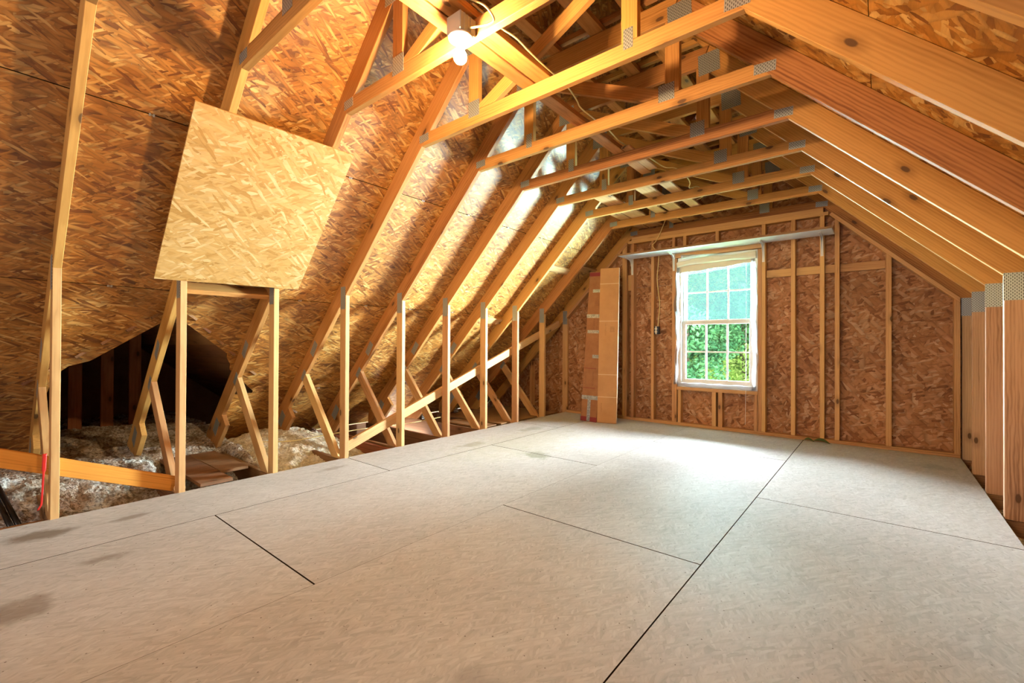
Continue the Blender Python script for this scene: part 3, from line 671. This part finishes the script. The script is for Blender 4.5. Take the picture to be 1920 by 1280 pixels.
# blocking between rafters
for k, x, nm in ((8, -3.30, 'upper'), (7, -3.98, 'lower')):
    y0, y1 = YK(k) + T + 0.002, YK(k + 1) - 0.002
    m = left_frame((y0 + y1) / 2, x); n = m.to_3x3() @ Vector((0, 0, 1)); m.translation += n * 0.022
    o = link('rafter_block', box_mesh(y1 - y0, 0.085, 0.038, 0.002), 'lumber_pale', None, mtx=m); tag(o, nm + ' wooden block nailed between the far left rafters', 'block')
m = left_frame((YK(9) + T + YK(10)) / 2, -3.23); m.translation += (m.to_3x3() @ Vector((0, 0, 1))) * 0.022
o = link('rafter_block', box_mesh(S - T - 0.004, 0.085, 0.038, 0.002), 'lumber', None, mtx=m); tag(o, 'dark wooden block between the last left rafter and the gable', 'block')
m = left_frame((YK(2) + T + YK(3)) / 2, -3.86); m.translation += (m.to_3x3() @ Vector((0, 0, 1))) * 0.075
o = link('rafter_block', box_mesh(S - T - 0.004, 0.038, 0.089, 0.002), 'lumber', None, mtx=m); tag(o, 'wooden block under the lower edge of the loose strand board panel', 'block')

# loose strand board panel nailed under rafters two and three
def under(y, x, d): return frame((x + d / R2, y, CB + x - d / R2), (0, 1, 0), (1 / R2, 0, 1 / R2), (1 / R2, 0, -1 / R2))
yc, xc = 1.235, -3.243
corn = [(0.780, -3.680), (1.712, -3.663), (1.690, -2.806), (0.765, -2.816)]
m = under(yc, xc, 0.0125)
o = link('strand_board_panel', poly_mesh('loose_panel', [(a - yc, (b - xc) * R2) for a, b in corn], 0.0115, bev=0.0008), 'osb_loose', None, mtx=m)
tag(o, 'loose pale strand board sheet nailed to the underside of the left rafters', 'panel')

# ------------------------------------------------------------------ bare bulb lamp holder on the truss
yf = YK(3) - 0.062
lamp = empty('bulb_lampholder', (-1.533, yf, 2.455)); tag(lamp, 'glowing bare bulb in a white porcelain lampholder on a grey box', 'lamp')
jb = link('junction_box', box_mesh(0.094, 0.105, 0.086, 0.004), 'box_grey', lamp, (0, 0.006, 0.055))
for dx in (-0.02, 0.0, 0.02): link('box_rib', box_mesh(0.003, 0.005, 0.08, 0.001), 'box_grey', jb, (0.0485, dx - 0.006, 0))
link('lampholder_disc', lathe_mesh('disc', [(0.056, 0.011), (0.058, 0.006), (0.056, 0.0), (0.042, -0.006), (0.027, -0.012), (0.023, -0.024), (0.021, -0.030)]), 'porcelain', lamp, (0, 0, 0))
prof = [(0.013, -0.026), (0.0135, -0.038), (0.017, -0.050), (0.024, -0.062), (0.0295, -0.074), (0.031, -0.086), (0.0285, -0.098), (0.021, -0.108), (0.010, -0.1135), (0.002, -0.115)]
link('bulb', lathe_mesh('bulb', prof, 24), 'bulb', lamp, (0, 0, 0))
# cables
def cable(name, pts, label, r=0.0048, mat='cable'):
    o = link(name, tube_mesh(name, smooth_path(pts), r), mat); tag(o, label, 'cable'); return o
cable('feed_cable', [(-1.585, 1.18, 2.632), (-1.52, 1.40, 2.63), (-1.45, 1.47, 2.600), (-1.38, 1.478, 2.545), (-1.335, 1.485, 2.478), (-1.345, 1.49, 2.463), (-1.40, 1.487, 2.470), (-1.478, 1.480, 2.490)], 'short yellow cable looping into the bulb junction box')
cable('ridge_cable', [(-1.48, 1.50, 2.617), (-1.478, 1.68, 2.608), (-1.462, 1.80, 2.606), (-1.470, 1.95, 2.60), (-1.478, 2.10, 2.60), (-1.49, 2.33, 2.605), (-1.52, 2.50, 2.598), (-1.55, 2.60, 2.60), (-1.556, 2.78, 2.604), (-1.55, 2.985, 2.60), (-1.56, 3.12, 2.598), (-1.588, 3.26, 2.6195), (-1.573, 3.424, 2.6195), (-1.512, 3.674, 2.60), (-1.485, 3.933, 2.598), (-1.417, 4.03, 2.60), (-1.414, 4.306, 2.602), (-1.429, 4.448, 2.59), (-1.49, 4.62, 2.60), (-1.408, 4.64, 2.60), (-1.44, 4.90, 2.585), (-1.55, 5.05, 2.60)], 'long yellow cable running along the collar ties from the bulb')
cable('outlet_cable', [(-2.10, 5.60, 2.60), (-2.22, 5.72, 2.46), (-2.285, 5.74, 2.37), (-2.33, 5.743, 2.33), (-2.29, 5.746, 2.27), (-2.265, 5.80, 2.22), (-2.272, 5.80, 2.05), (-2.285, 5.80, 1.90), (-2.272, 5.81, 1.72), (-2.255, 5.815, 1.55), (-2.268, 5.81, 1.35), (-2.272, 5.80, 1.262)], 'yellow cable dropping down the gable wall to the outlet box')

# ------------------------------------------------------------------ shelf on the gable wall
shelf = empty('wall_shelf', (-1.52, 5.585, 2.18)); tag(shelf, 'long white wall shelf on four metal brackets above the window', 'shelf')
sb = block('shelf_board', (-2.672, 5.425, 2.180), (-0.372, 5.748, 2.200), 'shelf_white', shelf, 0.002)
block('shelf_edge', (-2.672, 5.4225, 2.179), (-0.372, 5.4248, 2.2015), 'lumber_old', shelf, 0.0)
def bracket_mesh():
    bm = bmesh.new()
    def add(pts, x0, x1):
        a = [bm.verts.new((x0, p[0], p[1])) for p in pts]; b = [bm.verts.new((x1, p[0], p[1])) for p in pts]; n = len(pts)
        bm.faces.new(a); bm.faces.new(b[::-1])
        for i in range(n): bm.faces.new((a[i], b[i], b[(i + 1) % n], a[(i + 1) % n]))
    add([(0, 0), (0, -0.215), (-0.004, -0.215), (-0.004, -0.004), (-0.235, -0.004), (-0.235, 0)], -0.0125, 0.0125)
    web = [(-0.004, -0.004), (-0.004, -0.205), (-0.012, -0.205), (-0.020, -0.11), (-0.036, -0.055), (-0.075, -0.026), (-0.20, -0.012), (-0.225, -0.004)]
    add(web, -0.010, -0.0075); add(web, 0.0075, 0.010)
    bmesh.ops.recalc_face_normals(bm, faces=bm.faces)
    me = bpy.data.meshes.new('bracket'); bm.to_mesh(me); bm.free(); return me
BR = bracket_mesh()
for x in (-2.608, -2.045, -1.030, -0.480): link('bracket', BR, 'bracket_white', shelf, Vector((x, 5.749, 2.1795)) - shelf.location)
# ------------------------------------------------------------------ outlet box on the stud
ob = empty('outlet_box', (-2.275, 5.77, 1.21)); tag(ob, 'blue-black outlet box with a bare duplex receptacle on a gable stud', 'outlet')
link('back_box', box_mesh(0.058, 0.062, 0.100, 0.003), 'outlet_box', ob, (-0.004, 0.020, 0.0))
link('mounting_strap', box_mesh(0.020, 0.003, 0.106, 0.001), 'steel', ob, (-0.006, -0.0125, 0))
for dz in (-0.0195, 0.0195): link('receptacle', lathe_mesh('receptacle', [(0.0165, 0.0), (0.0165, 0.006), (0.012, 0.008)], 16), 'outlet_white', ob, mtx=frame((-0.006, -0.0135, dz), (1, 0, 0), (0, 0, 1), (0, -1, 0)))

# ------------------------------------------------------------------ cardboard cartons leaning in the corner
def leaning(name, base, ex2, w, d, h, lean, side, mat, label):
    ex = Vector((ex2[0], ex2[1], 0)).normalized(); n = Vector((-ex.y, ex.x, 0))
    ez = (Vector((0, 0, h)) + n * lean + ex * side).normalized(); ex = (ex - ez * ex.dot(ez)).normalized(); ey = ez.cross(ex)
    c = empty(name, base); tag(c, label, 'carton'); c.matrix_local = frame(base, ex, ey, ez)
    b = link('carton_body', box_mesh(w, d, h, 0.004), mat, c, (0, d / 2, h / 2))
    return lambda nm, me, mt, p: link(nm, me, mt, b, (p[0], p[1] - d / 2, p[2] - h / 2))
c1 = leaning('flat_carton', (-2.737, 5.262, 0.004), (0.245, 0.070), 0.248, 0.042, 2.03, 0.13, 0.01, 'cardboard', 'clean flat cardboard carton standing on end, in front of the taped one')
for z in (0.335, 0.625, 1.325, 1.82): c1('fold_crease', box_mesh(0.246, 0.0014, 0.006), 'card_edge', (0, -0.0004, z))
c1('carton_edge', box_mesh(0.0016, 0.040, 2.02), 'card_edge', (0.1245, 0.021, 1.015))
for x, z, w, h, r, sd in ((-0.036, 1.215, 0.012, 0.16, 9, 3), (0.052, 1.215, 0.060, 0.075, 4, 5), (-0.07, 0.20, 0.012, 0.11, 8, 8)):
    c1('printed_mark', scribble('print', 0, w, h, r, sd), 'ink', (x, -0.0012, z))
c2 = leaning('taped_carton', (-2.985, 5.228, 0.004), (0.247, 0.03), 0.225, 0.11, 2.0, 0.16, 0.062, 'cardboard_worn', 'worn cardboard carton wrapped with silver tape, against the left rafters')
def band(z, h, x0=-0.115, x1=0.115):
    c2('tape_band', box_mesh(x1 - x0, 0.0016, h), 'tape', ((x0 + x1) / 2, -0.001, z))
    if x1 > 0.11: c2('tape_band', box_mesh(0.0016, 0.112, h), 'tape', (0.1135, 0.056, z))
band(0.315, 0.052); band(0.86, 0.045, 0.0); band(1.19, 0.042, -0.09); band(1.40, 0.05, -0.115); band(1.74, 0.042, -0.05)
c2('tape_strip', box_mesh(0.044, 0.0016, 0.30), 'tape', (-0.005, -0.0012, 0.155)); c2('tape_strip', box_mesh(0.05, 0.0016, 0.19), 'tape', (0.075, -0.0012, 1.90))
c2('red_print_band', box_mesh(0.226, 0.0012, 0.06), 'ink_red', (0, -0.0004, 0.032)); c2('red_print_band', box_mesh(0.16, 0.0012, 0.05), 'ink_red', (-0.03, -0.0004, 1.965))
for z in (0.44, 0.70): c2('red_print_band', box_mesh(0.17, 0.0012, 0.006), 'ink_red', (-0.02, -0.0004, z))
for x, z, w, h, r, sd in ((-0.08, 0.57, 0.03, 0.17, 9, 11), (0.03, 0.56, 0.02, 0.19, 10, 12), (-0.095, 0.17, 0.018, 0.15, 8, 13), (0.0, 1.29, 0.02, 0.15, 7, 14), (0.045, 1.29, 0.02, 0.15, 7, 15), (0.02, 1.58, 0.06, 0.09, 5, 16)):
    c2('printed_mark', scribble('print', 0, w, h, r, sd), 'ink', (x, -0.0012, z))

# ------------------------------------------------------------------ eaves on the left: insulation, boards, vents, strap, pipes
def fbm(x, y, s, sd):
    return noise.fractal(Vector((x * s, y * s, sd)), 1.0, 2.0, 5)
def insulation(name, x0, x1, y0, y1, hfun, step, label, seed, mat='fluff'):
    nx, ny = int((x1 - x0) / step), int((y1 - y0) / step); vs = []; fs = []
    for j in range(ny + 1):
        for i in range(nx + 1):
            x, y = x0 + (x1 - x0) * i / nx, y0 + (y1 - y0) * j / ny
            z = hfun(x, y) + 0.030 * fbm(x, y, 9, seed) + 0.016 * abs(fbm(x, y, 28, seed + 3)) + 0.006 * random.random()
            vs.append((x + random.uniform(-0.3, 0.3) * step, y + random.uniform(-0.3, 0.3) * step, z))
    for j in range(ny):
        for i in range(nx): fs.append((j * (nx + 1) + i, j * (nx + 1) + i + 1, (j + 1) * (nx + 1) + i + 1, (j + 1) * (nx + 1) + i))
    me = bpy.data.meshes.new(name); me.from_pydata(vs, [], fs); me.update()
    o = link(name, me, mat); tag(o, label, 'insulation', kind='stuff'); return o
def smooth(a, b, t):
    t = max(0.0, min(1.0, (t - a) / (b - a))); return t * t * (3 - 2 * t)
def h_near(x, y):
    h = -0.16 + 0.20 * smooth(-3.95, -4.75, x) + 0.10 * smooth(-4.9, -5.6, x)
    h -= 0.05 * smooth(0.2, -0.3, y); h -= 0.17 * smooth(0.95, 1.10, y) * smooth(-5.0, -4.72, x) * (1 - smooth(1.50, 1.63, y))
    return h
insulation('blown_insulation', -7.0, -3.72, -0.45, 1.665, h_near, 0.016, 'grey and brown blown insulation heaped behind the two nearest left studs', 1.0)
def h_mid(x, y):
    d = math.hypot((x + 4.95) / 0.8, (y - 2.1) / 0.62)
    return -0.20 + 0.29 * math.exp(-d * d * 0.8)
insulation('blown_insulation', -5.25, -3.72, 1.66, 2.95, h_mid, 0.016, 'cream white blown insulation mound behind the third and fourth left studs', 6.0, 'fluff_cream')
insulation('blown_insulation', 0.60, 1.9, 0.4, 5.6, lambda x, y: -0.13 + 0.1 * smooth(0.7, 1.2, x), 0.05, 'dark blown insulation behind the right knee wall studs', 9.0)
pb = [((-4.84, 1.23), (-3.90, 1.36)), ((-4.60, 1.365), (-3.93, 1.51))]
lone('eave_plank', (-4.84, 1.08, -0.022), (-3.78, 1.29, 0.004), 'lumber_old', 'dark brown plank lying in the eave by the second left stud, nearer one', 'plank', 'dark planks in the eave')
lone('eave_plank', (-4.86, 1.297, -0.022), (-4.06, 1.50, 0.002), 'lumber_old', 'dark brown plank lying in the eave toward the third left stud, farther one', 'plank', 'dark planks in the eave')
lone('eave_plank', (-4.5, 4.05, -0.0225), (-3.80, 4.32, -0.006), 'lumber_old', 'loose grey plank across the eave joists behind the sixth left stud', 'plank', 'dark planks in the eave')
lone('eave_sheet', (-4.9, 4.40, -0.0225), (-3.79, 5.70, -0.004), 'lumber_old', 'flat brown board sheet over the far eave joists beneath the diagonal brace', 'board')
lone('joist_blocking', (-4.9, 2.66, -0.20), (-3.72, 2.70, -0.022), 'lumber_red', 'reddish joist board on edge in the eave past the white insulation', 'joist', None, 'x')
lone('edge_board', (-3.80, -0.6, -0.06), (-3.70, 0.30, -0.022), 'lumber_old', 'grey weathered board along the floor edge at far left', 'board')
for k in range(4, 9):
    y = YK(k) + T + 0.012
    v = empty('soffit_vent', (-4.93, y, -0.04)); tag(v, ['small ribbed metal soffit baffle in the eave, nearest one', 'small ribbed metal soffit baffle in the eave, second one along', 'small ribbed metal soffit baffle in the eave, third one along', 'small ribbed metal soffit baffle in the eave, fourth one along', 'small ribbed metal soffit baffle in the eave, farthest one'][k - 4], 'vent', 'soffit baffles')
    link('backing', box_mesh(0.004, 0.09, 0.20), 'black', v, (0, 0.047, 0.0))
    for j in range(9): link('slat', box_mesh(0.012, 0.088, 0.011, 0.001), 'louvre', v, (0.006, 0.047, -0.09 + j * 0.0222))
o = sheet('red_strap', lambda u, v: (XL + 0.006 + 0.003 * math.sin(v * 5), 0.292 + (u - 0.5) * (0.018 if v < 0.3 else 0.009) - 0.012 * v - (0.012 * smooth(0.9, 1.0, v)), 0.385 - 0.315 * v), 3, 24, 'red', thick=0.003)
o.data.materials.clear(); o.data.materials.append(M['red']); tag(o, 'thin red plastic strap hanging beside the nearest left stud', 'strap')
for i, (x, yv) in enumerate(((-4.0, 0.155), (-4.0, 0.185))):
    o = link('black_pipe', tube_mesh('black_pipe', [(-4.45, yv - 0.05, 0.10), (-4.0, yv, 0.0), (-3.83, yv + 0.02, -0.04)], 0.014, 10), 'black'); tag(o, ('left' if i == 0 else 'right') + ' of two black pipes poking out of the insulation at far left', 'pipe', 'black pipes at far left')
cable('yellow_wire', [(-4.35, 0.72, 0.06), (-4.2, 0.80, 0.045), (-4.05, 0.87, 0.03), (-3.9, 0.93, -0.02)], 'thin yellow wire lying on the grey insulation by the orange board', 0.005)
cable('eave_wire', [(-4.6, 1.75, 0.08), (-4.4, 2.0, 0.075), (-4.3, 2.3, 0.10), (-4.35, 2.8, 0.09), (-4.4, 3.4, 0.06), (-4.5, 4.0, 0.05)], 'thin yellow wire strung through the eave over the cream insulation', 0.005)
# leaf litter by the gable wall
lf = empty('fallen_leaves', (-0.56, 5.70, 0.001)); tag(lf, 'small curled green leaves on the floor by the gable wall', 'leaves')
def leaf_f(L, W, curl):
    return lambda u, v: ((u - 0.5) * L, (v - 0.5) * W * math.sin(math.pi * min(max(u, 0.04), 0.96)), 0.006 + curl * (2 * v - 1) ** 2 * math.sin(math.pi * u) + 0.012 * math.sin(u * 4))
M['leaf_dry'] = plain('leaf_dry', (0.05, 0.10, 0.025), 0.6, nz=0.6, nscale=30.0, col2=(0.10, 0.13, 0.03))
for L, W, c, dx, dy, rz_ in ((0.10, 0.035, 0.02, -0.03, 0.0, 0.2), (0.16, 0.04, 0.025, 0.08, 0.005, -0.1)):
    q = sheet('leaf', leaf_f(L, W, c), 12, 6, 'leaf_dry', lf, thick=0.001); q.location = (dx, dy, 0.0); q.rotation_euler = (0, 0, rz_)

# ------------------------------------------------------------------ dark porch roof space seen through the cut opening
porch = tag(empty('porch_roof_space', (-5.8, 1.0, 0.5)), 'dark framed roof space beyond the opening cut in the left slope', kind='structure')
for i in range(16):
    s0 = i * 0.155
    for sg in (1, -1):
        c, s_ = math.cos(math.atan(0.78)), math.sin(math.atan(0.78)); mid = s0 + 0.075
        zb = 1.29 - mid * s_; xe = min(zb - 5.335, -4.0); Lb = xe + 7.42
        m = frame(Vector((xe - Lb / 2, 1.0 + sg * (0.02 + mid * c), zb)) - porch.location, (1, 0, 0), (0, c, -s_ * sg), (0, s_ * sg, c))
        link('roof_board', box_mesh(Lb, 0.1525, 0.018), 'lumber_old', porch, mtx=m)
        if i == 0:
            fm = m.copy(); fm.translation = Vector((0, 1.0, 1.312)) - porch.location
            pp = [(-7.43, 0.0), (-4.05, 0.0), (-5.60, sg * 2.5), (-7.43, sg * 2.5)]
            link('roofing_felt', poly_mesh('felt', pp if sg > 0 else pp[::-1], -0.006), 'black', porch, mtx=fm)  # added above the boards to stop sky light leaking between them
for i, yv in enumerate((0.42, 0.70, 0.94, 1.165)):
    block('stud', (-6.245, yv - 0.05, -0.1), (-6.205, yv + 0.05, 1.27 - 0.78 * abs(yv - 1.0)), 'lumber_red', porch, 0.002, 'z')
block('ridge_gap_cover', (-7.43, 0.93, 1.296), (-4.07, 1.07, 1.306), 'lumber_old', porch)  # added strip that blocks sky light at the open ridge gap
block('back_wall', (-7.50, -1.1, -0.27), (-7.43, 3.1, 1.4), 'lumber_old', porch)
block('porch_deck', (-7.43, -1.1, -0.275), (-5.3, 3.1, -0.255), 'dark_deck', porch)
lone('eave_fascia', (-5.42, 1.62, -0.27), (-5.38, YO, -0.05), 'lumber_old', 'dark fascia board closing the far left eave', 'board')
lone('eave_fascia', (-5.42, Y_REAR, -0.27), (-5.38, -0.5, 0.02), 'lumber_old', 'dark fascia board closing the near left eave', 'board')

# ------------------------------------------------------------------ outdoors
lawn = link('lawn', mesh('lawn', [(-60, 6.2, -3.2), (40, 6.2, -3.2), (40, 90, -2.2), (-60, 90, -2.2)], [(0, 1, 2, 3)]), 'grass'); tag(lawn, 'sunlit lawn below the window', kind='structure')
def tree(loc, h, blobs, n, size, mat, label, name='tree'):
    t = empty(name, loc); tag(t, label, 'tree', 'trees outside the window')
    link('trunk', tube_mesh('trunk', [(0, 0, 0), (0.08, 0.05, h * 0.35), (0, 0, h * 0.8)], 0.13 * h / 8, 8), 'bark', t)
    bm = bmesh.new(); rg = random.Random(hash(label) % 1000 if False else int(abs(loc[0] * 37 + loc[1] * 11)))
    for _ in range(n):
        bx, by, bz, br = blobs[rg.randrange(len(blobs))]
        d = Vector((rg.gauss(0, 1), rg.gauss(0, 1), rg.gauss(0, 1))).normalized() * (br * rg.uniform(0.55, 1.0))
        p = Vector((bx, by, bz)) + d; q = Matrix.Rotation(rg.uniform(0, 6.28), 3, 'Z') @ Matrix.Rotation(rg.uniform(-1.2, 1.2), 3, 'X') @ Matrix.Rotation(rg.uniform(-1.4, 1.4), 3, 'Y'); s_ = size * rg.uniform(0.6, 1.3)
        vs = [bm.verts.new(p + q @ Vector(v)) for v in ((-s_, 0, 0), (0, -s_ * 0.5, s_ * 0.1), (s_, 0, 0), (0, s_ * 0.5, s_ * 0.1))]; bm.faces.new(vs)
    me = bpy.data.meshes.new('foliage'); bm.to_mesh(me); bm.free(); link('foliage', me, mat, t)
LG = leaf_mat('leaves_light', (0.34, 0.50, 0.12), (0.55, 0.66, 0.25)); MG = leaf_mat('leaves_mid', (0.10, 0.23, 0.07), (0.24, 0.38, 0.12)); DG = leaf_mat('leaves_dark', (0.03, 0.10, 0.045), (0.08, 0.19, 0.075))
rb = random.Random(3)
def crown(cx, cz, r, n, br): return [(rb.uniform(-r, r), rb.uniform(-r, r), cz + rb.uniform(-r, r) * 0.9, br * rb.uniform(0.7, 1.2)) for _ in range(n)]
def at(px_frac, Y): return -1.55 + (px_frac - 0.5) * 0.92 + ((-1.55 + (px_frac - 0.5) * 0.92) / 5.84) * (Y - 5.84)
tree((at(0.08, 13), 13, -3.1), 6.5, crown(0, 4.0, 1.1, 14, 0.7), 8000, 0.065, DG, 'dark green tree at the left edge of the window view')
tree((at(0.30, 17), 17, -3.1), 4.6, crown(0, 2.6, 1.2, 14, 0.8), 8000, 0.07, LG, 'yellow-green sunlit tree left of centre in the window view')
tree((at(0.52, 22), 22, -3.0), 7.5, crown(0, 4.6, 1.8, 18, 1.0), 8000, 0.10, MG, 'mid green tree in the centre of the window view')
tree((at(0.80, 19), 19, -3.0), 8.0, crown(0, 4.6, 1.7, 18, 0.9), 8000, 0.09, DG, 'dark leafy tree on the right of the window view')
tree((at(0.92, 12), 12, -3.1), 3.6, crown(0, 2.6, 0.35, 6, 0.35), 2600, 0.04, LG, 'small pale shrub at the lower right of the window view')
tree((at(0.30, 34), 34, -2.8), 15.0, crown(0, 9.0, 4.2, 24, 2.2), 6500, 0.28, MG, 'tall hazy tree far behind on the left of the window view')
tree((at(0.75, 47), 47, -2.8), 17.0, crown(0, 10.0, 5.0, 24, 2.4), 6500, 0.30, MG, 'tall hazy tree far behind on the right of the window view')
tree((at(0.0, 28), 28, -2.8), 10.0, crown(0, 5.5, 3.0, 20, 1.6), 5200, 0.2, MG, 'broad green tree half hidden past the left window jamb')
tree((at(1.1, 40), 40, -2.8), 10.0, crown(0, 5.5, 3.0, 20, 1.6), 5200, 0.2, MG, 'broad green tree half hidden past the right window jamb')
